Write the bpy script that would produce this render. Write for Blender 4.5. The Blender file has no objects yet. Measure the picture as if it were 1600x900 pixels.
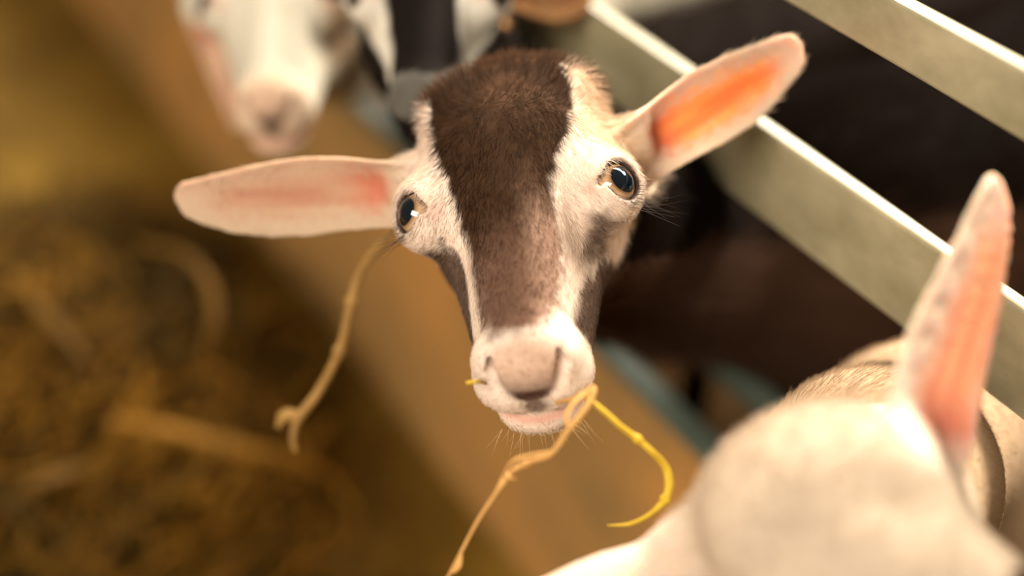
import bpy, bmesh, math
import numpy as np
from mathutils import Vector, Matrix

D = bpy.data
SC = bpy.context.scene
COL = SC.collection
rng = np.random.default_rng(7)

# ------------------------------------------------------------------ camera
CAM_H = 0.955
PITCH = math.radians(39.5)
FPX = 2000.0
camd = D.cameras.new('camera')
cam = D.objects.new('camera', camd)
COL.objects.link(cam)
cam.location = (0, 0, CAM_H)
cam.rotation_euler = (math.radians(90) - PITCH, 0, 0)
camd.sensor_width = 36.0
camd.lens = FPX / 1600 * 36
camd.clip_start = 0.02
camd.dof.use_dof = True
camd.dof.focus_distance = 0.552
camd.dof.aperture_fstop = 1.6
SC.camera = cam
CP, SP = math.cos(PITCH), math.sin(PITCH)
# rows of CW: camera right, up, toward-viewer in world space
CW = np.array([[1, 0, 0], [0, SP, CP], [0, -CP, SP]])
CAMP = np.array([0, 0, CAM_H])

# ------------------------------------------------------------------ light
SC.view_settings.view_transform = 'Standard'
SC.view_settings.look = 'None'
SC.view_settings.gamma = 1
SC.view_settings.exposure = 1.0
SC.view_settings.use_curve_mapping = False
SC.render.film_transparent = False
SC.cycles.max_bounces = 10
SC.cycles.diffuse_bounces = 4
SC.cycles.transmission_bounces = 6

w = D.worlds.new('world')
SC.world = w
w.use_nodes = True
bg = w.node_tree.nodes['Background']
bg.inputs[0].default_value = (1.0, 0.80, 0.55, 1)
bg.inputs[1].default_value = 0.10


def area(name, loc, target, size, power, color, size_y=None):
    l = D.lights.new(name, 'AREA')
    l.energy = power
    l.color = color
    l.size = size
    if size_y:
        l.shape = 'RECTANGLE'
        l.size_y = size_y
    o = D.objects.new(name, l)
    COL.objects.link(o)
    o.location = loc
    d = Vector(target) - Vector(loc)
    o.rotation_euler = d.to_track_quat('-Z', 'Y').to_euler()
    return o


# barn doorway daylight from the alley side, in front and above
area('doorway_daylight', (-1.3, -1.55, 2.45), (0.0, 0.45, 0.6), 1.6, 74, (1.0, 0.92, 0.80), 1.3)
# high opening behind the pen: strong back light
area('back_window_daylight', (1.6, 1.7, 2.0), (0.05, 0.45, 0.62), 0.7, 92, (1.0, 0.93, 0.80), 0.5)
area('rail_highlight_strip', (0.7, 2.7, 2.45), (0.1, 0.6, 0.6), 3.4, 165, (1.0, 0.93, 0.80), 0.8)  # added unseen strip light, makes the rail tops shine

# ------------------------------------------------------------------ helpers
F = np.array([0.5251, -0.8510, 0.0])      # along the fence, toward the camera
N = np.array([-0.8510, -0.5251, 0.0])     # out of the pen, into the alley
S0 = -0.398                                # fence plane


def fp(t, s, z):
    p = F * t + N * s
    return np.array([p[0], p[1], z])


def at(px, py, d):
    c = np.array([(px - 800) / FPX, -(py - 450) / FPX, -1.0]) * d
    return CAMP + c @ CW


def tag(o, label=None, cat=None, group=None, kind=None):
    if label: o['label'] = label
    if cat: o['category'] = cat
    if group: o['group'] = group
    if kind: o['kind'] = kind
    return o


def link(name, me, mat=None, parent=None):
    o = D.objects.new(name, me)
    COL.objects.link(o)
    if mat: me.materials.append(mat)
    if parent is not None:
        o.parent = parent
    return o


def mesh_from(name, v, f, smooth=True):
    me = D.meshes.new(name)
    v = np.asarray(v, dtype=np.float32)
    f = np.asarray(f, dtype=np.int32)
    me.vertices.add(len(v))
    me.vertices.foreach_set('co', v.ravel())
    k = f.shape[1]
    me.loops.add(f.size)
    me.loops.foreach_set('vertex_index', f.ravel())
    me.polygons.add(len(f))
    me.polygons.foreach_set('loop_start', np.arange(0, f.size, k, dtype=np.int32))
    me.update(calc_edges=True)
    me.validate()
    if smooth:
        me.polygons.foreach_set('use_smooth', np.ones(len(me.polygons), dtype=bool))
    return me


class NT:
    def __init__(s, name):
        s.m = D.materials.new(name)
        s.m.use_nodes = True
        s.t = s.m.node_tree
        s.b = s.t.nodes['Principled BSDF']

    def n(s, typ, **kw):
        nd = s.t.nodes.new(typ)
        for k, v in kw.items():
            if hasattr(nd, k) and k not in nd.inputs:
                setattr(nd, k, v)
            else:
                nd.inputs[k].default_value = v
        return nd

    def l(s, a, b):
        s.t.links.new(a, b)

    def noise(s, scale, detail=4, rough=0.6, stretch=None, coord='Object'):
        tc = s.n('ShaderNodeTexCoord')
        mp = s.n('ShaderNodeMapping')
        if stretch: mp.inputs['Scale'].default_value = stretch
        s.l(tc.outputs[coord], mp.inputs['Vector'])
        no = s.n('ShaderNodeTexNoise')
        no.inputs['Scale'].default_value = scale
        no.inputs['Detail'].default_value = detail
        no.inputs['Roughness'].default_value = rough
        s.l(mp.outputs[0], no.inputs['Vector'])
        return no

    def ramp(s, fac, stops):
        r = s.n('ShaderNodeValToRGB')
        e = r.color_ramp.elements
        while len(e) < len(stops): e.new(0.5)
        for i, (p, c) in enumerate(stops):
            e[i].position = p
            e[i].color = (*c, 1)
        s.l(fac, r.inputs[0])
        return r

    def bump(s, h, strength=0.3, dist=0.002):
        b = s.n('ShaderNodeBump')
        b.inputs['Strength'].default_value = strength
        b.inputs['Distance'].default_value = dist
        s.l(h, b.inputs['Height'])
        s.l(b.outputs[0], s.b.inputs['Normal'])


def mat_noise(name, stops, scale, rough=0.7, bump=0.3, dist=0.002, stretch=None, spec=0.3, metal=0, detail=5):
    m = NT(name)
    no = m.noise(scale, detail, 0.6, stretch)
    r = m.ramp(no.outputs[0], stops)
    m.l(r.outputs[0], m.b.inputs['Base Color'])
    m.b.inputs['Roughness'].default_value = rough
    m.b.inputs['Specular IOR Level'].default_value = spec
    m.b.inputs['Metallic'].default_value = metal
    if bump: m.bump(no.outputs[0], bump, dist)
    return m.m


def box_mesh(name, pts8, bevel=0.0, seg=2):
    bm = bmesh.new()
    vs = [bm.verts.new(p) for p in pts8]
    for q in ((0, 1, 2, 3), (7, 6, 5, 4), (0, 4, 5, 1), (1, 5, 6, 2), (2, 6, 7, 3), (3, 7, 4, 0)):
        bm.faces.new([vs[i] for i in q])
    bmesh.ops.recalc_face_normals(bm, faces=bm.faces)
    if bevel:
        bmesh.ops.bevel(bm, geom=list(bm.edges), offset=bevel, segments=seg, affect='EDGES', profile=0.5)
    me = D.meshes.new(name)
    bm.to_mesh(me)
    bm.free()
    return me


def fbox(t0, t1, s0, s1, z0, z1):
    return [fp(t0, s0, z0), fp(t1, s0, z0), fp(t1, s1, z0), fp(t0, s1, z0),
            fp(t0, s0, z1), fp(t1, s0, z1), fp(t1, s1, z1), fp(t0, s1, z1)]


def spline(pts, n):
    """Catmull-Rom through rows (any width), n samples in all."""
    P = np.asarray(pts, float)
    P = np.vstack([2 * P[0] - P[1], P, 2 * P[-1] - P[-2]])
    m = len(P) - 3
    u = np.linspace(0, m - 1e-6, n)
    i = u.astype(int)
    t = (u - i)[:, None]
    a, b, c, d = P[i], P[i + 1], P[i + 2], P[i + 3]
    return 0.5 * (2 * b + (c - a) * t + (2 * a - 5 * b + 4 * c - d) * t ** 2 + (3 * b - a - 3 * c + d) * t ** 3)


def tube_geo(path, rad, sides=8):
    path = np.asarray(path, float)
    rad = np.broadcast_to(rad, (len(path),))
    tn = np.gradient(path, axis=0)
    tn /= np.linalg.norm(tn, axis=1)[:, None] + 1e-12
    ref = np.array([0.31, 0.2, 0.93])
    a = np.cross(tn, ref)
    a /= np.linalg.norm(a, axis=1)[:, None] + 1e-12
    b = np.cross(tn, a)
    ang = np.linspace(0, 2 * math.pi, sides, endpoint=False)
    v = (path[:, None, :] + rad[:, None, None] * (np.cos(ang)[None, :, None] * a[:, None, :] + np.sin(ang)[None, :, None] * b[:, None, :])).reshape(-1, 3)
    n = len(path)
    i = np.arange(n - 1)[:, None] * sides
    j = np.arange(sides)[None, :]
    k = (j + 1) % sides
    f = np.stack([i + j, i + k, i + sides + k, i + sides + j], -1).reshape(-1, 4)
    return v, f


def merge_geo(parts):
    vs, fs, o = [], [], 0
    for v, f in parts:
        vs.append(v); fs.append(f + o); o += len(v)
    return np.vstack(vs), np.vstack(fs)


# ------------------------------------------------------------------ materials
M = {}
M['rail'] = mat_noise('worn_rail_paint', [(0.3, (0.21, 0.18, 0.10)), (0.5, (0.275, 0.235, 0.14)), (0.7, (0.35, 0.30, 0.185))], 26, 0.22, 0.15, 0.0006, stretch=(1, 1, 1.5), spec=0.6)
M['low_rail'] = mat_noise('galvanised_rail', [(0.3, (0.045, 0.06, 0.045)), (0.7, (0.095, 0.11, 0.085))], 14, 0.6, 0.2, 0.001, spec=0.25)
M['wall'] = mat_noise('ochre_kick_board', [(0.3, (0.20, 0.125, 0.045)), (0.5, (0.36, 0.185, 0.055)), (0.7, (0.54, 0.24, 0.06))], 4, 0.8, 0.4, 0.004, spec=0.15)
M['floor'] = mat_noise('alley_floor_concrete', [(0.3, (0.07, 0.034, 0.002)), (0.5, (0.15, 0.08, 0.008)), (0.72, (0.27, 0.15, 0.018))], 2.6, 0.75, 0.4, 0.006, spec=0.2)
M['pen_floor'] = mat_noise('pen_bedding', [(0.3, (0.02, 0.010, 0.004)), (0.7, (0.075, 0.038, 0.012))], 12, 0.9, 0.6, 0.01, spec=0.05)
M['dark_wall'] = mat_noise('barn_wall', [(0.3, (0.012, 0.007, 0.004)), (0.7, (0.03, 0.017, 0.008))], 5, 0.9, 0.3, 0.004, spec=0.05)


def hay_mat(name, c0, c1, rough=0.6, scale=60):
    m = NT(name)
    no = m.noise(scale, 3, 0.6)
    r = m.ramp(no.outputs[0], [(0.3, c0), (0.7, c1)])
    m.l(r.outputs[0], m.b.inputs['Base Color'])
    m.b.inputs['Roughness'].default_value = rough
    m.b.inputs['Specular IOR Level'].default_value = 0.15
    m.bump(no.outputs[0], 0.4, 0.0006)
    return m.m


M['hay_gold'] = hay_mat('golden_stalk', (0.42, 0.21, 0.06), (0.68, 0.37, 0.12))
M['hay_yellow'] = hay_mat('yellow_stalk', (0.42, 0.26, 0.015), (0.66, 0.43, 0.04))
M['hay_tan'] = hay_mat('tan_stalk', (0.22, 0.115, 0.03), (0.38, 0.21, 0.06))
M['hay_brown'] = hay_mat('brown_stalk', (0.16, 0.072, 0.007), (0.26, 0.115, 0.011))
M['hay_dark'] = hay_mat('dark_stalk', (0.085, 0.04, 0.004), (0.15, 0.07, 0.008))
M['hay_heap'] = hay_mat('heaped_hay', (0.055, 0.030, 0.004), (0.26, 0.135, 0.022), 0.7, 9)


def coat_material():
    m = NT('goat_coat')
    a = m.n('ShaderNodeAttribute', attribute_name='tint')
    e = m.n('ShaderNodeAttribute', attribute_name='thin')
    no = m.noise(900, 3, 0.7)
    mx = m.n('ShaderNodeMix', data_type='RGBA', blend_type='MULTIPLY')
    mx.inputs[0].default_value = 0.35
    m.l(a.outputs['Color'], mx.inputs[6])
    rp = m.ramp(no.outputs[0], [(0.3, (0.6, 0.6, 0.6)), (0.65, (1, 1, 1))])
    m.l(rp.outputs[0], mx.inputs[7])
    m.l(mx.outputs[2], m.b.inputs['Base Color'])
    m.b.inputs['Roughness'].default_value = 0.62
    m.b.inputs['Specular IOR Level'].default_value = 0.08
    m.b.inputs['IOR'].default_value = 1.2
    m.l(e.outputs['Fac'], m.b.inputs['Subsurface Weight'])
    m.b.inputs['Subsurface Radius'].default_value = (1.0, 0.28, 0.12)
    m.b.inputs['Subsurface Scale'].default_value = 0.007
    m.bump(no.outputs[0], 0.35, 0.0008)
    return m.m


def fur_material(name='goat_fur'):
    m = NT(name)
    a = m.n('ShaderNodeAttribute', attribute_name='tint')
    m.l(a.outputs['Color'], m.b.inputs['Base Color'])
    m.b.inputs['Roughness'].default_value = 0.6
    m.b.inputs['IOR'].default_value = 1.25
    m.b.inputs['Specular IOR Level'].default_value = 0.12
    tr = m.n('ShaderNodeBsdfTranslucent')
    m.l(a.outputs['Color'], tr.inputs[0])
    mx = m.n('ShaderNodeMixShader')
    mx.inputs[0].default_value = 0.3
    m.l(m.b.outputs[0], mx.inputs[1])
    m.l(tr.outputs[0], mx.inputs[2])
    m.l(mx.outputs[0], m.t.nodes['Material Output'].inputs[0])
    return m.m


def eye_material():
    m = NT('goat_eye')
    tc = m.n('ShaderNodeTexCoord')
    sx = m.n('ShaderNodeSeparateXYZ')
    m.l(tc.outputs['Object'], sx.inputs[0])
    mpn = m.n('ShaderNodeMapping')
    mpn.inputs['Scale'].default_value = (67, 74, 0)
    m.l(tc.outputs['Object'], mpn.inputs[0])
    ln = m.n('ShaderNodeVectorMath', operation='LENGTH')
    m.l(mpn.outputs[0], ln.inputs[0])
    r = m.ramp(ln.outputs['Value'], [(0.0, (0.0012, 0.004, 0.0075)), (0.43, (0.0015, 0.005, 0.009)), (0.46, (0.22, 0.12, 0.06)),
                                     (0.54, (0.50, 0.31, 0.17)), (0.72, (0.46, 0.27, 0.15)), (0.80, (0.05, 0.022, 0.012)), (1.0, (0.03, 0.015, 0.01))])
    m.l(r.outputs[0], m.b.inputs['Base Color'])
    m.b.inputs['Roughness'].default_value = 0.06
    m.b.inputs['Specular IOR Level'].default_value = 0.3
    m.b.inputs['Coat Weight'].default_value = 0.7
    m.b.inputs['Coat Roughness'].default_value = 0.02
    return m.m


M['coat'] = coat_material()
M['fur'] = fur_material()
M['eye'] = eye_material()
mm = NT('dark_hair'); mm.b.inputs['Base Color'].default_value = (0.03, 0.014, 0.008, 1); mm.b.inputs['Roughness'].default_value = 0.4
M['lash'] = mm.m

# ------------------------------------------------------------------ setting
def quad_slab(name, t0, t1, s0, s1, z0, z1, mat, bevel=0):
    o = link(name, box_mesh(name, fbox(t0, t1, s0, s1, z0, z1), bevel), mat)
    o['kind'] = 'structure'
    return o


quad_slab('floor', -7, 1.8, -0.405, 4.0, -0.06, 0.0, M['floor'])
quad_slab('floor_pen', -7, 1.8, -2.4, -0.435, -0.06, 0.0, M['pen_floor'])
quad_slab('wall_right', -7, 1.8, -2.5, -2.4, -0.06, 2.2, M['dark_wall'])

# ------------------------------------------------------------------ fence
fence = D.objects.new('rail_fence', None)
COL.objects.link(fence)
fence.location = fp(0.0, S0 - 0.02, 0)
tag(fence, 'long pen fence with flat beige rails over an ochre kick board', 'fence')
finv = Matrix.Translation(-Vector(fence.location))


def fpart(name, t0, t1, s0, s1, z0, z1, mat, bevel):
    me = box_mesh(name, fbox(t0, t1, s0, s1, z0, z1), bevel, 3)
    me.transform(finv)
    return link(name, me, mat, fence)


fpart('rail', -3.2, 1.0, S0, S0 - 0.009, 0.553, 0.605, M['rail'], 0.0022)
fpart('rail', -3.2, 1.0, S0, S0 - 0.010, 0.676, 0.704, M['rail'], 0.0022)
fpart('kick_board', -3.2, 1.0, S0, S0 - 0.012, 0.0, 0.350, M['wall'], 0.003)
k = fpart('board_cap', -3.2, 1.0, S0 + 0.003, S0 - 0.015, 0.3505, 0.362, M['low_rail'], 0.003)
k['label'] = 'grey green metal cap'
k = fpart('low_rail', -3.2, 1.0, S0 - 0.040, S0 - 0.054, 0.368, 0.388, M['low_rail'], 0.004)
k['label'] = 'grey green metal bar'
for t in (0.93, -3.1):
    fpart('post', t - 0.03, t + 0.03, S0 - 0.055, S0 - 0.10, 0.0, 0.80, M['rail'], 0.003)
    fpart('bracket', t - 0.02, t + 0.02, S0 - 0.0085, S0 - 0.053, 0.565, 0.70, M['rail'], 0.003)
    fpart('bracket', t - 0.02, t + 0.02, S0 - 0.0115, S0 - 0.056, 0.20, 0.30, M['rail'], 0.003)


# ------------------------------------------------------------------ implicit surface modelling (units: cm in the head's own frame)
class Field:
    def __init__(s, xs, ys, zs):
        s.ax = [a.astype(np.float32) for a in (xs, ys, zs)]
        s.v = np.full((len(xs), len(ys), len(zs)), 6.0, np.float32)

    def sub(s, lo, hi, m=2.6):
        sl = []
        for a, l, h in zip(s.ax, lo, hi):
            i0 = max(np.searchsorted(a, l - m) - 1, 0)
            i1 = min(np.searchsorted(a, h + m) + 1, len(a))
            sl.append(slice(i0, i1))
        X = s.ax[0][sl[0]][:, None, None]
        Y = s.ax[1][sl[1]][None, :, None]
        Z = s.ax[2][sl[2]][None, None, :]
        return tuple(sl), X, Y, Z

    def add(s, sl, d, k):
        a = s.v[sl]
        h = np.maximum(k - np.abs(a - d), 0) / k
        s.v[sl] = np.minimum(a, d) - h * h * k * 0.25

    def cut(s, sl, d, k):
        a = s.v[sl]
        b = -d
        h = np.maximum(k - np.abs(a - b), 0) / k
        s.v[sl] = np.maximum(a, b) + h * h * k * 0.25

    def ell(s, c, r, k=1.0, rot=None, cut=False):
        c = np.array(c, float); r = np.array(r, float); R = r.max()
        sl, X, Y, Z = s.sub(c - R, c + R)
        x, y, z = X - c[0], Y - c[1], Z - c[2]
        if rot is not None:
            x, y, z = [rot[0][i] * x + rot[1][i] * y + rot[2][i] * z for i in range(3)]
        k0 = np.sqrt((x / r[0]) ** 2 + (y / r[1]) ** 2 + (z / r[2]) ** 2)
        k1 = np.sqrt((x / r[0] ** 2) ** 2 + (y / r[1] ** 2) ** 2 + (z / r[2] ** 2) ** 2) + 1e-6
        d = k0 * (k0 - 1) / k1
        (s.cut if cut else s.add)(sl, d, k)

    def cap(s, a, b, ra, rb, k=1.0, cut=False, sc=(1, 1, 1)):
        a = np.array(a, float); b = np.array(b, float); m = max(ra, rb) * max(1 / min(sc), 1)
        sl, X, Y, Z = s.sub(np.minimum(a, b) - m, np.maximum(a, b) + m)
        sc = np.array(sc)
        X, Y, Z = X * sc[0], Y * sc[1], Z * sc[2]
        a, b = a * sc, b * sc
        ab = b - a
        t = ((X - a[0]) * ab[0] + (Y - a[1]) * ab[1] + (Z - a[2]) * ab[2]) / (ab @ ab)
        t = np.clip(t, 0, 1)
        d = np.sqrt((X - a[0] - t * ab[0]) ** 2 + (Y - a[1] - t * ab[1]) ** 2 + (Z - a[2] - t * ab[2]) ** 2) - (ra + (rb - ra) * t)
        (s.cut if cut else s.add)(sl, d, k)

    def chain(s, pts, rads, k=1.0, cut=False):
        for i in range(len(pts) - 1):
            s.cap(pts[i], pts[i + 1], rads[i], rads[i + 1], k, cut)

    def ear(s, e, k=0.7):
        root, A, B, C, L = e['root'], e['A'], e['B'], e['C'], e['L']
        pts = np.array([root, root + A * L])
        m = 3.2
        sl, X, Y, Z = s.sub(pts.min(0) - m, pts.max(0) + m, 0.6)
        x, y, z = X - root[0], Y - root[1], Z - root[2]
        a = A[0] * x + A[1] * y + A[2] * z
        b = B[0] * x + B[1] * y + B[2] * z
        c = C[0] * x + C[1] * y + C[2] * z
        u = np.clip(a / L, 0, 1)
        wd = np.interp(u, e['wu'], e['ww']).astype(np.float32)
        b0 = np.interp(u, e['wu'], e['wb']).astype(np.float32)
        cup = np.interp(u, [0, 0.15, 0.4, 0.8, 1], [1.3, 1.1, 0.55, 0.28, 0.2]).astype(np.float32) * e.get('cup', 1)
        bb = b - b0
        q = bb / np.maximum(wd, 0.5)
        roll = np.interp(u, [0, 0.3, 0.6, 1], [0.9, 0.55, 0.2, 0.1]) * e.get('roll', 0.0)
        f = cup * np.minimum(q * q, 2.0) + e['bend'] * u * u + roll * np.maximum(q, 0) ** 3
        slope = 2 * cup * np.abs(q) / np.maximum(wd, 0.5)
        th = np.interp(u, [0, 0.3, 1], [0.22, 0.16, 0.13])
        d1 = np.abs(c - f) / np.sqrt(1 + slope ** 2) - th
        d2 = np.abs(bb) - wd
        d3 = np.maximum(a - L, -a - 0.8)
        r = 0.12
        rc = 0.7
        dd = np.minimum(np.maximum(d2, d3) + rc, 0) + np.sqrt(np.maximum(d2 + rc, 0) ** 2 + np.maximum(d3 + rc, 0) ** 2) - rc
        d = np.minimum(np.maximum(d1, dd) + r, 0) + np.sqrt(np.maximum(d1 + r, 0) ** 2 + np.maximum(dd + r, 0) ** 2) - r
        s.add(sl, d.astype(np.float32), k)

    def mesh(s):
        v = s.v
        ins = v < 0
        nx, ny, nz = v.shape
        cnt = np.zeros((nx - 1, ny - 1, nz - 1), np.int8)
        for dx in (0, 1):
            for dy in (0, 1):
                for dz in (0, 1):
                    cnt += ins[dx:nx - 1 + dx, dy:ny - 1 + dy, dz:nz - 1 + dz]
        act = (cnt > 0) & (cnt < 8)
        I = np.argwhere(act)
        idx = np.full(act.shape, -1, np.int32)
        idx[act] = np.arange(len(I))
        pos = np.zeros((len(I), 3)); n = np.zeros(len(I))
        cor = [(dx, dy, dz) for dx in (0, 1) for dy in (0, 1) for dz in (0, 1)]
        cv = {c: v[I[:, 0] + c[0], I[:, 1] + c[1], I[:, 2] + c[2]] for c in cor}
        cp = {c: np.stack([s.ax[a][I[:, a] + c[a]] for a in range(3)], 1) for c in cor}
        for c in cor:
            for a in range(3):
                if c[a] == 0:
                    e = tuple(1 if i == a else c[i] for i in range(3))
                    v0, v1 = cv[c], cv[e]
                    m = (v0 < 0) != (v1 < 0)
                    t = v0[m] / (v0[m] - v1[m])
                    pos[m] += cp[c][m] + (cp[e][m] - cp[c][m]) * t[:, None]
                    n[m] += 1
        pos /= n[:, None]
        faces = []
        for a in range(3):
            b, c = (a + 1) % 3, (a + 2) % 3
            s0 = [slice(None)] * 3; s1 = [slice(None)] * 3
            s0[a] = slice(0, -1); s1[a] = slice(1, None)
            A_, B_ = ins[tuple(s0)], ins[tuple(s1)]
            E = np.argwhere(A_ != B_)
            ok = (E[:, b] > 0) & (E[:, c] > 0) & (E[:, b] < v.shape[b] - 1) & (E[:, c] < v.shape[c] - 1)
            E = E[ok]
            fl = A_[tuple(E.T)]
            q = []
            for db, dc in ((-1, -1), (0, -1), (0, 0), (-1, 0)):
                J = E.copy(); J[:, b] += db; J[:, c] += dc
                q.append(idx[tuple(J.T)])
            q = np.stack(q, 1)
            q[~fl] = q[~fl][:, ::-1]
            faces.append(q)
        fc = np.vstack(faces)
        fc = fc[(fc >= 0).all(1)]
        # a little laplacian relaxation for an even surface
        e = np.vstack([fc[:, [0, 1]], fc[:, [1, 2]], fc[:, [2, 3]], fc[:, [3, 0]]])
        for lam in (0.5, -0.52, 0.5):
            acc = np.zeros_like(pos); k = np.zeros(len(pos))
            for i in range(3):
                acc[:, i] = np.bincount(e[:, 0], pos[e[:, 1], i], len(pos)) + np.bincount(e[:, 1], pos[e[:, 0], i], len(pos))
            k = np.bincount(e[:, 0], minlength=len(pos)) + np.bincount(e[:, 1], minlength=len(pos))
            pos = pos + lam * (acc / k[:, None] - pos)
        return pos, fc


def axis(lo, hi, h, LO, HI, H):
    """fine samples lo..hi at h, growing to H out to LO / HI"""
    core = np.arange(lo, hi + h, h)
    def grow(p, end, sgn):
        out = []; st = h
        while (p - end) * sgn < 0:
            st = min(st * 1.18, H)
            p += sgn * st
            out.append(p)
        return out
    return np.array(grow(lo, LO, -1)[::-1] + list(core) + grow(core[-1], HI, 1))


def unit(v):
    v = np.array(v, float)
    return v / np.linalg.norm(v)


def noise3(p, freq, seed=0):
    """cheap smooth value noise for coat edges, p (n,3) -> -1..1"""
    r = np.random.default_rng(seed)
    T = r.uniform(-1, 1, (16, 16, 16))
    q = p * freq
    i = np.floor(q).astype(int); f = q - i
    f = f * f * (3 - 2 * f)
    o = 0
    for dx in (0, 1):
        for dy in (0, 1):
            for dz in (0, 1):
                w = (f[:, 0] if dx else 1 - f[:, 0]) * (f[:, 1] if dy else 1 - f[:, 1]) * (f[:, 2] if dz else 1 - f[:, 2])
                o = o + w * T[(i[:, 0] + dx) % 16, (i[:, 1] + dy) % 16, (i[:, 2] + dz) % 16]
    return o


def poly_sd(P, poly):
    """signed distance (negative inside) of 2-D points to a closed outline"""
    poly = np.array(poly, float)
    d = np.full(len(P), 1e9); ins = np.zeros(len(P), bool)
    for i in range(len(poly)):
        a, b = poly[i], poly[(i + 1) % len(poly)]
        ab = b - a; ap = P - a
        t = np.clip((ap @ ab) / (ab @ ab + 1e-9), 0, 1)
        d = np.minimum(d, np.linalg.norm(ap - t[:, None] * ab, axis=1))
        c = ((a[1] > P[:, 1]) != (b[1] > P[:, 1]))
        ins ^= c & (P[:, 0] < (b[0] - a[0]) * (P[:, 1] - a[1]) / (b[1] - a[1] + 1e-12) + a[0])
    return np.where(ins, -d, d)


def smooth01(x):
    x = np.clip(x, 0, 1)
    return x * x * (3 - 2 * x)


def mixc(a, b, m):
    return a * (1 - m[:, None]) + np.array(b)[None, :] * m[:, None]


# ------------------------------------------------------------------ goat
EAR_U = [0, 0.12, 0.3, 0.45, 0.62, 0.78, 0.9, 0.96, 1.0]
EAR_W = [1.5, 1.6, 1.8, 1.95, 1.85, 1.52, 1.12, 0.88, 0.62]


def head_frame(pitch, roll, yaw=0):
    """rows: head X, Y, Z axes in world space; pitch swings the muzzle toward the viewer"""
    a, r, y = map(math.radians, (pitch, roll, yaw))
    X = np.array([1, 0, 0.]); Y = np.array([0, math.cos(a), -math.sin(a)]); Z = np.array([0, math.sin(a), math.cos(a)])
    Rl = np.array([[math.cos(r), math.sin(r), 0], [-math.sin(r), math.cos(r), 0], [0, 0, 1.]])   # row-vector roll (ccw)
    Ry = np.array([[math.cos(y), 0, -math.sin(y)], [0, 1, 0], [math.sin(y), 0, math.cos(y)]])
    return np.array([X, Y, Z]) @ Ry @ Rl @ CW


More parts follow.
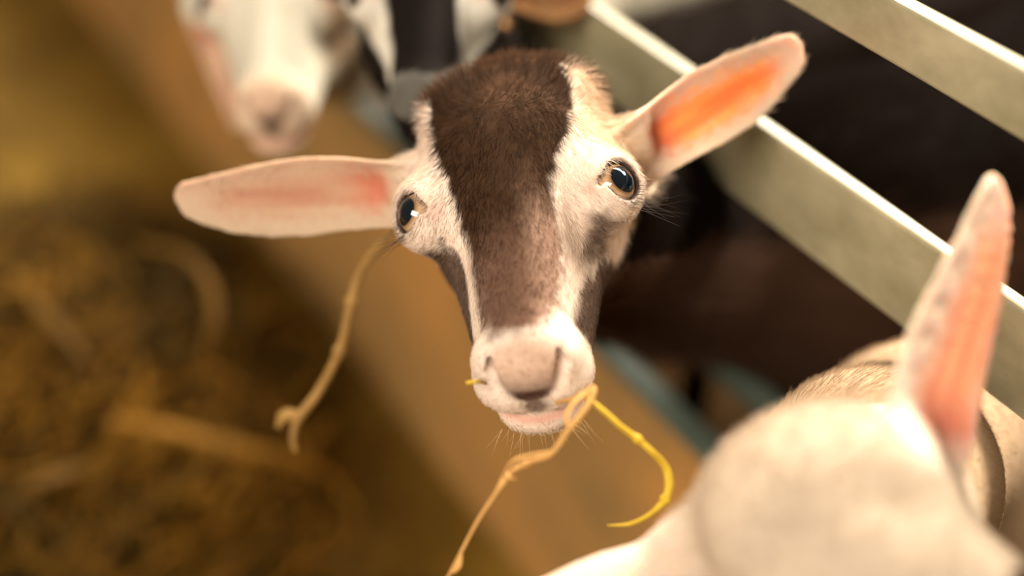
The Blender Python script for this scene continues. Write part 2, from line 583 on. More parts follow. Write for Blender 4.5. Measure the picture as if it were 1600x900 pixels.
def build_goat(spec):
    R = spec['R']; O = spec['origin']; sc = spec.get('scale', 1.0) * 0.01
    h = spec['res']

    def w2l(p):
        return ((np.asarray(p) - O) @ R.T) / sc

    ears = []
    for e in spec['ears']:
        A = unit(R @ (np.array(e['dir']) @ CW))
        C = R @ (np.array(e['norm']) @ CW)
        C = unit(C - A * (C @ A))
        B = np.cross(C, A)
        up = R @ (np.array([0, 1, 0]) @ CW)
        if B @ up < 0: B = -B
        q = dict(root=np.array(e['root'], float), A=A, B=B, C=C, L=e['L'], bend=e.get('bend', -0.6), wu=EAR_U,
                 ww=[x * e.get('wide', 1) for x in e.get('ww', EAR_W)], ww0=0, inoff=e.get('inoff', 0.1), wb=e.get('wb', [0, 0, 0, -.15, -.3, -.4, -.3, -.2, -.1]), cup=e.get('cup', 1), roll=e.get('roll', 0), inner=e.get('inner'), thin=e.get('thin', 1), vivid=e.get('vivid', 0.8))
        ears.append(q)
    body = [(w2l(p), r / sc) for p, r in spec['body']]
    legs = [[(w2l(p), r / sc) for p, r in lg] for lg in spec['legs']]
    allp = np.array([p for p, r in body] + [p for lg in legs for p, r in lg])
    ep = np.array([e['root'] for e in ears] + [e['root'] + e['A'] * e['L'] for e in ears])
    flo = np.minimum(ep.min(0) - 2.2, [-6.5, -10.5, -9.5]); fhi = np.maximum(ep.max(0) + 2.2, [6.5, 9.5, 4.0])
    BLO = np.minimum(allp.min(0) - 15, flo - 1); BHI = np.maximum(allp.max(0) + 15, fhi + 1)
    Hc = 0.9
    G = Field(*[axis(flo[i], fhi[i], h, BLO[i], BHI[i], Hc) for i in range(3)])
    # body and neck
    for i in range(len(body) - 1):
        G.cap(body[i][0], body[i + 1][0], body[i][1], body[i + 1][1], 2.2)
    for lg in legs:
        for i in range(len(lg) - 1):
            G.cap(lg[i][0], lg[i + 1][0], lg[i][1], lg[i + 1][1], 0.8)
    # skull
    G.ell((0, 3.4, -1.6), (4.55, 4.8, 4.1), 1.5)
    G.ell((0, 6.2, -0.8), (3.8, 2.2, 2.6), 1.2)           # poll bump
    for sx in (-1, 1):
        G.ell((sx * 2.6, 5.4, 0.5), (1.5, 1.4, 1.35), 1.0)     # horn bud swellings
        G.ell((sx * 3.75, 0.45, -1.0), (1.75, 1.9, 1.9), 1.3)  # orbit
        G.cap((sx * 1.9, -0.4, -3.6), (sx * 1.1, -6.2, -4.6), 1.75, 1.2, 1.4)   # cheek
        G.ell((sx * 2.0, 1.3, -5.2), (1.7, 2.5, 2.2), 1.5)     # jaw angle
    G.cap((0, 0.6, -1.55), (0, -6.6, -2.95), 2.85, 1.65, 1.5)       # face wedge
    G.cap((0, -1.0, -0.2), (0, -6.6, -1.9), 1.5, 1.0, 1.2)       # nasal bridge
    G.cap((0, 0.5, -5.9), (0, -6.9, -5.3), 2.1, 1.35, 1.6)         # lower jaw
    G.ell((0, -7.1, -2.65), (2.1, 1.55, 1.6), 0.9)                # nose
    for sx in (-1, 1):
        G.ell((sx * 1.15, -7.1, -3.9), (1.35, 1.45, 1.25), 0.8)    # upper lips
        G.ell((sx * 1.45, -7.25, -2.35), (0.75, 0.9, 0.85), 0.6)   # nostril wings
    G.ell((0, -7.5, -5.75), (1.75, 1.15, 0.95), 0.6)               # lower lip and chin
    # eyes: brow and lids then openings
    eyes = []
    for sx in (-1, 1):
        dr = unit((sx * 0.66, -0.26, 0.62))
        c = np.array((sx * 4.15, 0.05, -0.62))
        G.ell(c, (1.3, 1.27, 1.3), 0.6)
        eyes.append((c, dr))
    for c, dr in eyes:
        sx = math.copysign(1, c[0])
        u = unit(np.cross((0, 1, 0), dr)); vv = np.cross(dr, u)
        rot = np.array([u, vv, dr]).T
        G.ell(c + dr * 1.05, (1.0, 0.88, 0.9), 0.22, rot=rot, cut=True)
        G.ell(c, (1.1, 1.1, 1.1), 0.05, cut=True)
        # tear duct corner
        q = c + dr * 0.62 + unit((-sx * 0.6, 0, 0.66)) * 0.85 + np.array((0, -0.35, 0))
        G.cap(q, q + np.array((-sx * 0.30, -0.42, 0.2)), 0.2, 0.1, 0.35, cut=True)
    # nostrils: comma slits
    for sx in (-1, 1):
        pts = [(sx * 1.38, -7.75, -1.70), (sx * 1.46, -8.15, -2.15), (sx * 1.32, -8.6, -2.75), (sx * 1.0, -8.85, -3.25), (sx * 0.55, -8.95, -3.5)]
        G.chain(pts, [0.16, 0.25, 0.22, 0.17, 0.08], 0.22, cut=True)
    G.cap((0, -8.8, -3.45), (0, -8.75, -4.3), 0.07, 0.07, 0.25, cut=True)       # philtrum
    # mouth
    mp = [(-2.5, -5.2, -4.9), (-2.1, -7.0, -5.05), (-1.2, -8.35, -5.0), (0, -8.75, -4.9), (1.2, -8.35, -5.0), (2.1, -7.0, -5.05), (2.5, -5.2, -4.9)]
    G.chain(mp, [0.06, 0.1, 0.13, 0.13, 0.13, 0.1, 0.06], 0.3, cut=True)
    # ears
    for e in ears:
        A = e['A']
        G.cap(e['root'] - A * 1.6, e['root'] + A * 0.7, 1.65, 1.25, 1.0)
        G.cap(e['root'] - A * 1.2 + e['B'] * 0.6, e['root'] + A * 1.6 + e['B'] * 1.1 + e['C'] * 0.5, 1.1, 0.35, 0.9)
        G.ear(e, 0.5)
    P, Fc = G.mesh()
    # drop stray islands: keep everything (single field)
    tint, thin = spec['coat'](P, ears, spec)
    W = O + (P * sc) @ R

    root = D.objects.new('goat', None)
    COL.objects.link(root)
    root.location = spec['base']
    tag(root, spec['label'], 'goat', 'young goats at the pen fence')
    base = np.array(spec['base'])
    me = mesh_from('goat_body', W - base, Fc)
    a = me.attributes.new('tint', 'FLOAT_COLOR', 'POINT')
    a.data.foreach_set('color', np.hstack([tint, np.ones((len(tint), 1))]).astype(np.float32).ravel())
    a = me.attributes.new('thin', 'FLOAT', 'POINT')
    a.data.foreach_set('value', thin.astype(np.float32))
    bo = link('body', me, M['coat'], root)

    # eyes
    for c, dr in eyes:
        bm = bmesh.new()
        bmesh.ops.create_uvsphere(bm, u_segments=48, v_segments=32, radius=1.09 * sc)
        for v in bm.verts:
            if v.co.z > 0.62 * sc:
                v.co.z += 0.10 * sc * ((v.co.z / sc - 0.62) / 0.38)
        em = D.meshes.new('eye')
        bm.to_mesh(em); bm.free()
        for p in em.polygons: p.use_smooth = True
        eo = link('eye', em, M['eye'], root)
        look = dr.copy()
        sx = math.copysign(1, c[0])
        look = unit(dr + np.array(spec.get('look', {}).get(sx, (0, 0, 0))))
        u = unit(np.cross((0, 1, 0), look)); vv = np.cross(look, u)
        Rm = np.array([u, vv, look]) @ R
        mw = Matrix.Identity(4)
        for i in range(3):
            for j in range(3):
                mw[j][i] = Rm[i][j]
        mw.translation = Vector(O + (c * sc) @ R - base)
        eo.matrix_local = mw

    # fur
    nf = spec.get('fur', 0)
    if nf:
        add_fur(root, base, spec, P, Fc, W, ears, eyes, nf, sc)
    return root, dict(P=P, W=W, eyes=eyes, sc=sc, ears=ears)


def add_fur(root, base, spec, P, Fc, W, ears, eyes, nf, sc):
    R = spec['R']; O = spec['origin']
    r = np.random.default_rng(3)
    tri = np.vstack([Fc[:, [0, 1, 2]], Fc[:, [0, 2, 3]]])
    a, b, c = P[tri[:, 0]], P[tri[:, 1]], P[tri[:, 2]]
    nr = np.cross(b - a, c - a)
    ar = np.linalg.norm(nr, axis=1)
    cen = (a + b + c) / 3
    wgt = ar.copy()
    # dense on the head and near neck, sparse on the hidden body
    dist = np.linalg.norm(cen - np.array([0, 1, -2]), axis=1)
    wgt *= np.interp(dist, [0, 12, 22, 60], [1, 1, 0.5, 0.15])
    # bare: lids, nose pad, inside of mouth
    for ce, dr in eyes:
        d = np.linalg.norm(cen - (ce + dr * 0.9), axis=1)
        wgt[d < 0.95] *= 0.02
    lip = (np.abs(cen[:, 0]) < 1.9) & (cen[:, 1] < -7.5) & (cen[:, 2] < -4.75) & (cen[:, 2] > -5.5)
    wgt[lip] *= 0.1
    pad = (np.abs(cen[:, 0]) < 1.5) & (cen[:, 1] < -7.9) & (cen[:, 2] < -2.0) & (cen[:, 2] > -3.6)
    wgt[pad] *= 0.25
    cdf = np.cumsum(wgt); cdf /= cdf[-1]
    ti = np.searchsorted(cdf, r.random(nf))
    u = r.random(nf); v = r.random(nf)
    fl = u + v > 1
    u[fl] = 1 - u[fl]; v[fl] = 1 - v[fl]
    p = a[ti] + (b[ti] - a[ti]) * u[:, None] + (c[ti] - a[ti]) * v[:, None]
    n = nr[ti] / (ar[ti][:, None] + 1e-9)
    tint, thin = spec['coat'](p, ears, spec)
    # flow
    X, Y, Z = p.T
    flow = np.stack([0.25 * X, -0.9 - 0.0 * Y, -0.25 + 0 * Z], 1)
    up = smooth01((Y - 1.5) / 3.0)[:, None]
    crown = np.stack([0.16 * X, 0.9 + 0 * Y, -0.2 + 0 * Z], 1)
    flow = flow * (1 - up) + crown * up
    # sides flow outward and down over the cheeks
    side = smooth01((np.abs(X) - 2.5) / 2)[:, None]
    flow = flow * (1 - 0.5 * side) + np.stack([np.sign(X) * 0.6, -0.3 + 0 * Y, -0.8 + 0 * Z], 1) * 0.5 * side
    far = smooth01((np.linalg.norm(p - [0, 1, -2], axis=1) - 9) / 4)[:, None]
    bdir = spec['bodydir'] @ R.T
    flow = flow * (1 - far) + bdir[None, :] * far
    isear = np.zeros(nf)
    for e in ears:
        q = p - e['root']
        aa = q @ e['A']
        m = smooth01((aa - 0.3) / 1.2)
        m *= (np.abs(q @ e['B']) < 2.8) & (np.abs(q @ e['C']) < 3)
        inner = (n @ e['C']) > 0.2
        bsg = np.sign(q @ e['B'])[:, None]
        ef = e['A'][None, :] + 0.0 * q
        ef = np.where(inner[:, None], e['A'][None, :] * 0.6 - e['B'][None, :] * bsg * 0.7, ef)
        flow = flow * (1 - m[:, None]) + ef * m[:, None]
        isear = np.maximum(isear, m)
    cl = np.stack([noise3(p, 1.4, 21), noise3(p, 1.4, 22), noise3(p, 1.4, 23)], 1)
    flow = flow + 0.42 * cl + r.normal(0, 0.22, (nf, 3))
    flow = flow - n * (flow * n).sum(1)[:, None]
    flow /= np.linalg.norm(flow, axis=1)[:, None] + 1e-9
    ln = np.full(nf, 0.42)
    ln *= np.interp(Y, [-9, -6, 0, 3.5, 6, 8.5], [0.5, 0.55, 0.9, 1.25, 2.0, 2.6])
    ln *= 1 - 0.75 * isear
    ln *= 1 + spec.get('bodyfur', 1.2) * far[:, 0]
    ln *= r.uniform(0.6, 1.25, nf) * spec.get('furlen', 1)
    for e in ears:
        tp = np.linalg.norm(p - (e['root'] + e['A'] * e['L']), axis=1)
        ln *= np.interp(tp, [0, 1.2, 2.5], [0.35, 0.6, 1])
    rise = np.interp(Y, [-9, 2, 6], [0.30, 0.35, 0.55]) * (1 - 0.75 * isear)
    d0 = flow + n * rise[:, None]
    d0 /= np.linalg.norm(d0, axis=1)[:, None]
    bend = flow * 0.8 + r.normal(0, 0.12, (nf, 3))
    K = 4
    pts = np.zeros((nf, K, 3))
    for k in range(K):
        t = k / (K - 1)
        pts[:, k] = p - n * 0.02 + (d0 * t + bend * 0.3 * t * t) * ln[:, None]
    W_ = O + (pts * sc) @ R - base
    hc = D.hair_curves.new('fur')
    hc.add_curves([K] * nf)
    hc.attributes['position'].data.foreach_set('vector', W_.astype(np.float32).ravel())
    ra = hc.attributes.new('radius', 'FLOAT', 'POINT')
    rad = spec.get('furrad', 0.00011) * np.array([1, 0.9, 0.65, 0.2])
    rr = np.tile(rad, nf) * np.repeat(r.uniform(0.7, 1.2, nf), K)
    ra.data.foreach_set('value', rr.astype(np.float32))
    ca = hc.attributes.new('tint', 'FLOAT_COLOR', 'CURVE')
    dk = smooth01((0.3 - tint.mean(1)) / 0.15)
    tint = tint * (1 + r.uniform(-1, 1, nf) * (0.18 + 0.32 * dk))[:, None]
    ca.data.foreach_set('color', np.hstack([np.clip(tint, 0, 0.92), np.ones((nf, 1))]).astype(np.float32).ravel())
    fo = D.objects.new('fur', hc)
    COL.objects.link(fo)
    hc.materials.append(M['fur'])
    fo.parent = root
    fo['kind'] = 'stuff'
    fo['label'] = spec.get('furlabel', 'short coat hair')


# ---- coats (all marking outlines are in head-frame centimetres)
CREAM = (0.76, 0.61, 0.495)
BROWN = (0.048, 0.024, 0.0125)
DARK = (0.0075, 0.0034, 0.0016)


def streak_(q, a, b):
    return noise3(np.stack([a * 0.9, b * 5.0, b * 0], 1), 1.0, 12)


def common_coat(P, ears, spec, col, inner=(0.72, 0.22, 0.11), earcol=None, pad=True):
    X, Y, Z = P.T
    n1 = noise3(P, 1.6, 5)
    n2 = noise3(P, 4.0, 6)
    thin = np.zeros(len(P))
    # eyelid rims
    for sx in (-1, 1):
        c = np.array((sx * 4.15, 0.05, -0.62)); dr = unit((sx * 0.66, -0.26, 0.62))
        q = P - c
        al = q @ dr
        rad = np.linalg.norm(q - al[:, None] * dr, axis=1)
        m = smooth01((1.40 - np.linalg.norm(q, axis=1)) / 0.1) * smooth01((al - 0.1) / 0.2) * smooth01((1.12 - rad) / 0.12)
        col = mixc(col, (0.045, 0.022, 0.016), m * 0.95)
        m2 = smooth01(1 - (rad - 0.95) / 0.45) * (al > 0)
        col = mixc(col, (0.33, 0.22, 0.17), m2 * 0.4 * (1 - m))
        q2 = P - (c + np.array((-sx * 0.75, -1.0, 1.05)))
        col = mixc(col, (0.62, 0.30, 0.22), smooth01(1 - np.linalg.norm(q2, axis=1) / 0.75) * 0.55)
    # ears
    for i, e in enumerate(ears):
        q = P - e['root']
        a = q @ e['A']; b = q @ e['B']; c = q @ e['C']
        u = a / e['L']
        near = (np.abs(b) < 2.9) & (np.abs(c) < 3.4) & (u > -0.02) & (u < 1.1)
        m = smooth01(u / 0.12) * near
        wd = np.interp(u, e['wu'], e['ww']); b0 = np.interp(u, e['wu'], e['wb'])
        if earcol is not None:
            col = mixc(col, earcol[i], m)
        cupv = np.interp(u, [0, 0.15, 0.4, 0.8, 1], [1.3, 1.1, 0.55, 0.28, 0.2]) * e['cup']
        qq = (b - b0) / np.maximum(wd, 0.5)
        roll = np.interp(u, [0, 0.3, 0.6, 1], [0.9, 0.55, 0.2, 0.1]) * e['roll']
        f = cupv * np.minimum(qq * qq, 2) + e['bend'] * np.clip(u, 0, 1) ** 2 + roll * np.maximum(qq, 0) ** 3
        inn = (c - f) > 0.02
        im = smooth01((0.95 - np.abs(qq - e['inoff']) * 1.05 + 0.16 * n2 + 0.1 * streak_(q, a, b)) / 0.75) * smooth01((u - 0.08) / 0.1) * smooth01((0.93 - u) / 0.2) * inn * near
        streak = noise3(np.stack([a * 0.35, b * 2.2, c * 0], 1), 1.0, 9)
        ic = np.array(e['inner'] or inner)[None, :] * (1 + np.array([0.12, 0.4, 0.4])[None, :] * streak[:, None])
        deep = smooth01((0.38 - u) / 0.25)[:, None]
        ic = ic * (1 - deep) + np.array((0.50, 0.09, 0.045))[None, :] * deep
        im = im * e['vivid']
        col = col * (1 - im[:, None]) + ic * im[:, None]
        thin = np.maximum(thin, m * e['thin'])
    if pad:
        # nose pad and lips
        R2 = np.sqrt((X / np.clip(1.55 + 0.32 * (Z + 2.0), 0.8, 1.6)) ** 2 + ((Z + 2.15) / 1.4) ** 2)
        front = smooth01((-7.3 - Y) / 0.5)
        pm = smooth01((1.25 - R2) / 0.55) * front
        pg = smooth01((-1.7 - Z) / 1.3)[:, None]
        pc = np.array((0.56, 0.36, 0.25))[None, :] * (1 - pg) + np.array((0.20, 0.115, 0.08))[None, :] * pg
        col = col * (1 - pm[:, None] * 0.8) + pc * pm[:, None] * 0.8
        low = smooth01(1 - np.sqrt((X / 1.25) ** 2 + ((Z + 3.3 - 0.36 * X * X) / 0.55) ** 2)) * front
        col = mixc(col, (0.055, 0.022, 0.015), np.clip(low * 1.9, 0, 0.92))
        ph = smooth01(1 - np.sqrt((X / 0.7) ** 2 + ((Z + 4.1) / 0.95) ** 2)) * front
        col = mixc(col, (0.12, 0.07, 0.05), np.clip(ph * 1.5, 0, 0.8))
        lipm = smooth01(1 - np.abs(Z + 5.15) / 0.42) * smooth01((-6.6 - Y) / 0.6)
        col = mixc(col, (0.55, 0.24, 0.17), lipm * 0.75)
        # nostril slits
        for sx in (-1, 1):
            pts = np.array([(sx * 1.38, -7.75, -1.70), (sx * 1.46, -8.15, -2.15), (sx * 1.32, -8.6, -2.75), (sx * 1.0, -8.85, -3.25), (sx * 0.55, -8.95, -3.5)])
            dm = np.full(len(P), 9.0)
            for i in range(4):
                ab = pts[i + 1] - pts[i]
                t = np.clip((P - pts[i]) @ ab / (ab @ ab), 0, 1)
                dm = np.minimum(dm, np.linalg.norm(P - pts[i] - t[:, None] * ab, axis=1))
            col = mixc(col, (0.07, 0.022, 0.016), smooth01(1.25 - dm / 0.22) * 0.9)
    return col, thin


# outlines of the brown markings, head frame (x, y)
BLAZE = [(-4.2, 9.5), (-3.8, 6.5), (-3.5, 4.9), (-3.5, 3.8), (-3.25, 2.1), (-2.75, 0.4), (-2.45, -0.8), (-2.25, -1.9), (-2.05, -2.9), (-2.0, -3.8), (-2.0, -4.7),
         (-1.8, -6.0), (-1.3, -7.1), (-0.1, -7.4), (0.9, -7.2), (1.5, -6.0), (1.85, -4.3), (1.9, -3.3), (1.9, -2.3), (1.85, -1.4), (1.8, -0.6), (2.1, 0.3),
         (2.7, 1.8), (3.0, 3.1), (3.0, 4.4), (2.8, 5.4), (2.5, 6.4), (2.6, 7.5), (4.0, 9.5)]


def coat_kid(P, ears, spec):
    X, Y, Z = P.T
    n1 = noise3(P, 2.5, 1); n2 = noise3(P, 7.0, 2)
    col = np.tile(np.array(CREAM), (len(P), 1))
    col = col * (1 + 0.05 * n1[:, None])
    col = mixc(col, (0.62, 0.42, 0.265), smooth01((X - 2.2) / 1.5) * smooth01((Y - 0.6) / 1.5) * 0.85)
    sd = poly_sd(np.stack([X, Y], 1), BLAZE) + 0.10 * n1 + 0.07 * n2
    m = smooth01(0.5 - sd / np.interp(Y, [-7, -5, -2, 1], [0.9, 0.6, 0.4, 0.28])) * (Z > -4.0)
    bc = np.tile(np.array(BROWN), (len(P), 1)) * (1 + 0.25 * n1[:, None])
    # greyer-brown, paler on the bridge of the nose
    pale = smooth01((-1.5 - Y) / 3.0)
    bc = mixc(bc, (0.15, 0.08, 0.052), pale * 0.8)
    pr = smooth01((X - 0.1 + 0.3 * n1) / 1.5) * smooth01((-0.6 - Y) / 2.0)
    bc = mixc(bc, (0.33, 0.20, 0.14), pr * 0.75)
    pl = smooth01((-X - 0.7 + 0.3 * n1) / 1.3) * smooth01((-2.5 - Y) / 2.5)
    bc = mixc(bc, (0.26, 0.16, 0.115), pl * 0.55)
    whorl = smooth01(1 - np.sqrt((X / 2.0) ** 2 + ((Y - 4.4) / 1.6) ** 2))
    bc = mixc(bc, (0.13, 0.062, 0.032), whorl * 0.5)
    red = smooth01((Y - 6.0) / 1.5)
    bc = mixc(bc, (0.13, 0.048, 0.016), red)
    col = col * (1 - m[:, None]) + bc * m[:, None]
    # back of head, neck, throat and body dark brown
    back = smooth01(((-Z - 4.6) + 0.35 * (Y - 1) + 0.2 * n1) / 0.5) * (Y > -5.9)
    top = smooth01((Y - 6.1 + 0.6 * np.maximum(np.abs(X) - 2, 0) + 0.3 * n1) / 0.5) * (Z > -6)
    col = mixc(col, (0.085, 0.036, 0.014), top)
    back = np.maximum(back, smooth01((Y - 8.3 + 0.3 * n1) / 0.5))
    col = mixc(col, DARK, back)
    # dark cheeks with stripe
    ck = poly_sd(np.stack([-X, Y], 1), [(3.25, -1.3), (3.7, -1.6), (4.6, -2.0), (6, -4), (4, -9), (2.45, -5.6), (2.65, -4.2), (2.85, -2.6)]) + 0.1 * n1 + 0.06 * n2
    m = smooth01(0.5 - ck / 0.3) * (Z < -0.6) * (Y > -6.0) * (X < 0)
    vv_ = Y * 0.743 + Z * 0.669
    jl = smooth01((-1.9 - vv_ + 0.25 * n1) / 0.35) * smooth01((-0.9 + (Y + 1.5) * 0.72 - Z) / 0.3) * (X < -1) * (Y > -6.0)
    jr = smooth01((-3.3 - vv_ + 0.25 * n1) / 0.4) * smooth01((-2.9 - Z) / 0.3) * (X > 1) * (Y > -5.6)
    m = np.maximum(m, np.maximum(jl, jr))
    cr = poly_sd(np.stack([X, Z], 1), [(2.95, -0.2), (4.0, -0.5), (5.2, -1.6), (4.6, -3.2), (3.2, -3.4), (2.6, -2.3)]) + 0.25 * n1 + 0.1 * n2
    m2 = smooth01(0.3 - cr / 0.8) * smooth01((-0.9 - Y) / 0.6) * smooth01((Y + 3.4) / 0.9) * (X > 0)
    col = mixc(col, (0.085, 0.045, 0.028), m2 * 0.85)
    cq = smooth01((-Z - 2.3 + 0.2 * n1) / 0.5) * (X > 0) * smooth01((Y + 6.0) / 0.5) * smooth01((-2.6 - Y) / 0.6)
    m = np.maximum(m, cq)
    col = mixc(col, (0.075, 0.038, 0.022), m * 0.92)
    return common_coat(P, ears, spec, col, earcol=[(0.50, 0.36, 0.245), (0.66, 0.50, 0.37)])


def coat_white(P, ears, spec):
    X, Y, Z = P.T
    n1 = noise3(P, 0.6, 1)
    col = np.tile(np.array((0.60, 0.54, 0.43)), (len(P), 1)) * (1 + 0.05 * n1[:, None])
    col = mixc(col, (0.62, 0.40, 0.26), smooth01((-5.6 - Y) / 2) * 0.7)
    sd = smooth01((X - 2.6 + 0.5 * n1) / 1.4) * (Y < 2)
    col = mixc(col, (0.20, 0.12, 0.06), sd * 0.9)  # brownish shading down one side of the face, put into the coat colour
    return common_coat(P, ears, spec, col, inner=(0.6, 0.35, 0.25), earcol=[(0.45, 0.33, 0.22), (0.1, 0.06, 0.04)])


def coat_pied(P, ears, spec):
    X, Y, Z = P.T
    n1 = noise3(P, 0.8, 3)
    col = np.tile(np.array((0.68, 0.62, 0.52)), (len(P), 1))
    sd = poly_sd(np.stack([X, Y], 1), [(x * 1.15, y) for x, y in BLAZE]) + 0.2 * n1
    m = smooth01(0.5 - sd / 0.4)
    m = np.maximum(m, smooth01((-Z - 3.2 + 0.3 * n1) / 0.6))
    m = np.maximum(m, smooth01((Y - 7.5) / 0.6))
    m = np.maximum(m, smooth01((np.linalg.norm(P - [0, 1, -2], axis=1) - 10) / 2))
    m = np.maximum(m, smooth01((-5.2 - Y + 0.5 * n1) / 0.8) * 0.85)
    col = mixc(col, (0.011, 0.008, 0.0065), m)
    col = mixc(col, (0.006, 0.0027, 0.0012), smooth01((np.linalg.norm(P - [0, 1, -2], axis=1) - 11) / 3))
    return common_coat(P, ears, spec, col, inner=(0.4, 0.2, 0.12), earcol=[(0.10, 0.07, 0.05), (0.34, 0.17, 0.07)], pad=False)


def coat_cream(P, ears, spec):
    X, Y, Z = P.T
    n1 = noise3(P, 0.5, 4); n2 = noise3(P, 1.6, 8)
    col = np.tile(np.array((0.51, 0.395, 0.29)), (len(P), 1)) * (1 + 0.06 * n1[:, None] + 0.04 * n2[:, None])
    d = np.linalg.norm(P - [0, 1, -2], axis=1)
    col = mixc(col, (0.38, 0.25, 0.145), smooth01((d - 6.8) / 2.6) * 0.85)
    return common_coat(P, ears, spec, col, inner=(0.80, 0.30, 0.16), earcol=[(0.62, 0.48, 0.37), (0.72, 0.55, 0.43)])


def torso(cross, direction, neck_r, head_pt, zc=0.42, r=0.10, length=0.42, sink=0.0):
    """neck from the skull to the fence gap, then chest, belly and rump; four legs to the floor"""
    d = unit([direction[0], direction[1], 0])
    side = np.array([-d[1], d[0], 0])
    c = np.array(cross)
    chest = c + d * 0.12; chest[2] = zc
    withers = chest + d * 0.08
    rump = chest + d * length
    body = [(np.array(head_pt), neck_r * 1.0), (c, neck_r), (chest, r * 0.88), (chest + d * length * 0.5, r), (rump, r * 0.9)]
    legs = []
    for q, dx in ((chest, 0.03), (rump, 0.0)):
        for sg in (-1, 1):
            p0 = q + side * sg * r * 0.5 + d * dx
            k1 = p0 + np.array([0, 0, -zc * 0.48]) + d * (0.015 if q is chest else -0.03)
            k2 = np.array([k1[0], k1[1], 0.05]) + d * (0.0 if q is chest else 0.035)
            k3 = np.array([k2[0], k2[1], 0.014]) - d * 0.012
            legs.append([(p0, r * 0.5), (k1, 0.019), (k2, 0.012), (k3, 0.014)])
    return body, legs, d


def local_pt(O, R, sc, p):
    return O + (np.array(p) * sc * 0.01) @ R


# --- the kid in the middle
R1 = head_frame(42.5, 8.0, -7.5)
O1 = at(802, 301, 0.560)
c1 = np.array([*(fp(-0.47, -0.412, 0)[:2]), 0.470])
b1, l1, d1 = torso(c1, (0.851, 0.40), 0.050, local_pt(O1, R1, 1, (0, 3.6, -4.4)), 0.445, 0.105, 0.42)
kid = dict(R=R1, origin=O1, res=0.125, body=b1, legs=l1, bodydir=d1, coat=coat_kid, base=(c1[0] + d1[0] * .3, c1[1] + d1[1] * .3, 0),
           ears=[dict(root=(-4.7, 3.7, -2.4), dir=(-0.985, -0.01, -0.10), norm=(0.0, -0.30, 0.95), L=12.2, bend=0.3, cup=0.8, roll=0.3, inner=(0.46, 0.25, 0.155), thin=0.3),
                 dict(root=(4.6, 3.9, -2.4), dir=(0.87, 0.53, -0.18), norm=(0.15, -0.30, 0.94), L=10.6, inner=(0.97, 0.31, 0.07), inoff=0.0, vivid=0.92, bend=0.3, cup=0.9,  # inner colour carries the orange glow of light from behind the ear
                      wb=[0, 0, 0, -.05, -.1, -.05, 0.1, 0.15, 0.2])],
           label='brown kid with cream face stripes chewing hay, its head through the fence facing the viewer',
           fur=170000, furrad=0.000095, furlabel='short brown and cream coat hair')
goat1, g1 = build_goat(kid)

# --- cream goat in front on the right
R4 = head_frame(12, 24.0)
O4 = at(1390, 1014, 0.43)
c4 = np.array([*(fp(-0.275, -0.412, 0)[:2]), 0.480])
b4, l4, d4 = torso(c4, (0.9, 0.10), 0.048, local_pt(O4, R4, 1, (0.5, 3.6, -4.0)), 0.46, 0.09, 0.42)
_h, _c = b4[0][0], b4[1][0]
b4.insert(1, ((_h + _c) * 0.5 - F * 0.004 + np.array([0, 0, -0.004]), 0.048))
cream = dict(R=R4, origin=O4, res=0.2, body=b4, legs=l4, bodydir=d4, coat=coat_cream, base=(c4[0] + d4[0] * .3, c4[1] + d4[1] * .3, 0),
             ears=[dict(root=(-4.0, 5.5, -2.6), dir=(-0.90, -0.38, 0.0), norm=(0.0, -0.65, -0.76), L=10.5, wide=0.85),
                   dict(root=(3.3, 5.4, -2.2), dir=(0.35, 0.93, 0.05), norm=(0.55, -0.2, 0.8), L=11.2, cup=1.0, inoff=-0.45, ww=[2.2, 2.6, 2.7, 2.5, 2.1, 1.6, 1.1, 0.75, 0.5], inner=(0.85, 0.33, 0.15))],
             label='cream goat seen from above at the lower right, one pink ear raised', fur=60000, bodyfur=-0.3, furlen=0.6, furrad=0.00011, furlabel='cream coat hair')
goat4, g4 = build_goat(cream)

# --- white faced goat further along the fence
R2 = head_frame(40, 2.0)
O2 = at(430, -2, 0.81)
c2 = np.array([*(fp(-0.86, -0.412, 0)[:2]), 0.455])
b2, l2, d2 = torso(c2, (0.851, 0.50), 0.045, local_pt(O2, R2, 1, (0, 2.6, -5.6)), 0.445, 0.085, 0.40)
white = dict(R=R2, origin=O2, scale=0.95, res=0.24, body=b2, legs=l2, bodydir=d2, coat=coat_white, base=(c2[0] + d2[0] * .3, c2[1] + d2[1] * .3, 0),
             ears=[dict(root=(-5.4, 3.2, -3.0), dir=(0.12, -0.95, -0.25), norm=(-0.6, 0.0, 0.8), L=9, wide=0.7),
                   dict(root=(4.6, 3.9, -2.2), dir=(0.8, 0.5, -0.3), norm=(0.1, -0.3, 0.9), L=8)],
             label='white faced goat at the far left of the row, muzzle pointing down', fur=16000, furrad=0.0002, furlabel='white coat hair')
goat2, g2 = build_goat(white)

# --- pied goat between them
R3 = head_frame(40, 0.0)
O3 = at(668, -14, 0.69)
c3 = np.array([*(fp(-0.665, -0.412, 0)[:2]), 0.458])
b3, l3, d3 = torso(c3, (0.851, 0.50), 0.042, local_pt(O3, R3, 0.86, (0, 2.2, -6.0)), 0.43, 0.08, 0.40)
pied = dict(R=R3, origin=O3, scale=0.81, res=0.26, body=b3, legs=l3, bodydir=d3, coat=coat_pied, base=(c3[0] + d3[0] * .3, c3[1] + d3[1] * .3, 0),
            ears=[dict(root=(-4.6, 3.4, -2.4), dir=(-0.8, 0.5, -0.3), norm=(0, -0.3, 0.9), L=8),
                  dict(root=(4.6, 3.6, -2.2), dir=(0.95, -0.05, -0.3), norm=(0.1, -0.3, 0.9), L=7.5, thin=0.2, inner=(0.26, 0.13, 0.06))],
            label='black and white goat just behind the crown of the brown kid', fur=14000, furrad=0.0002, furlabel='black and white coat hair')
goat3, g3 = build_goat(pied)


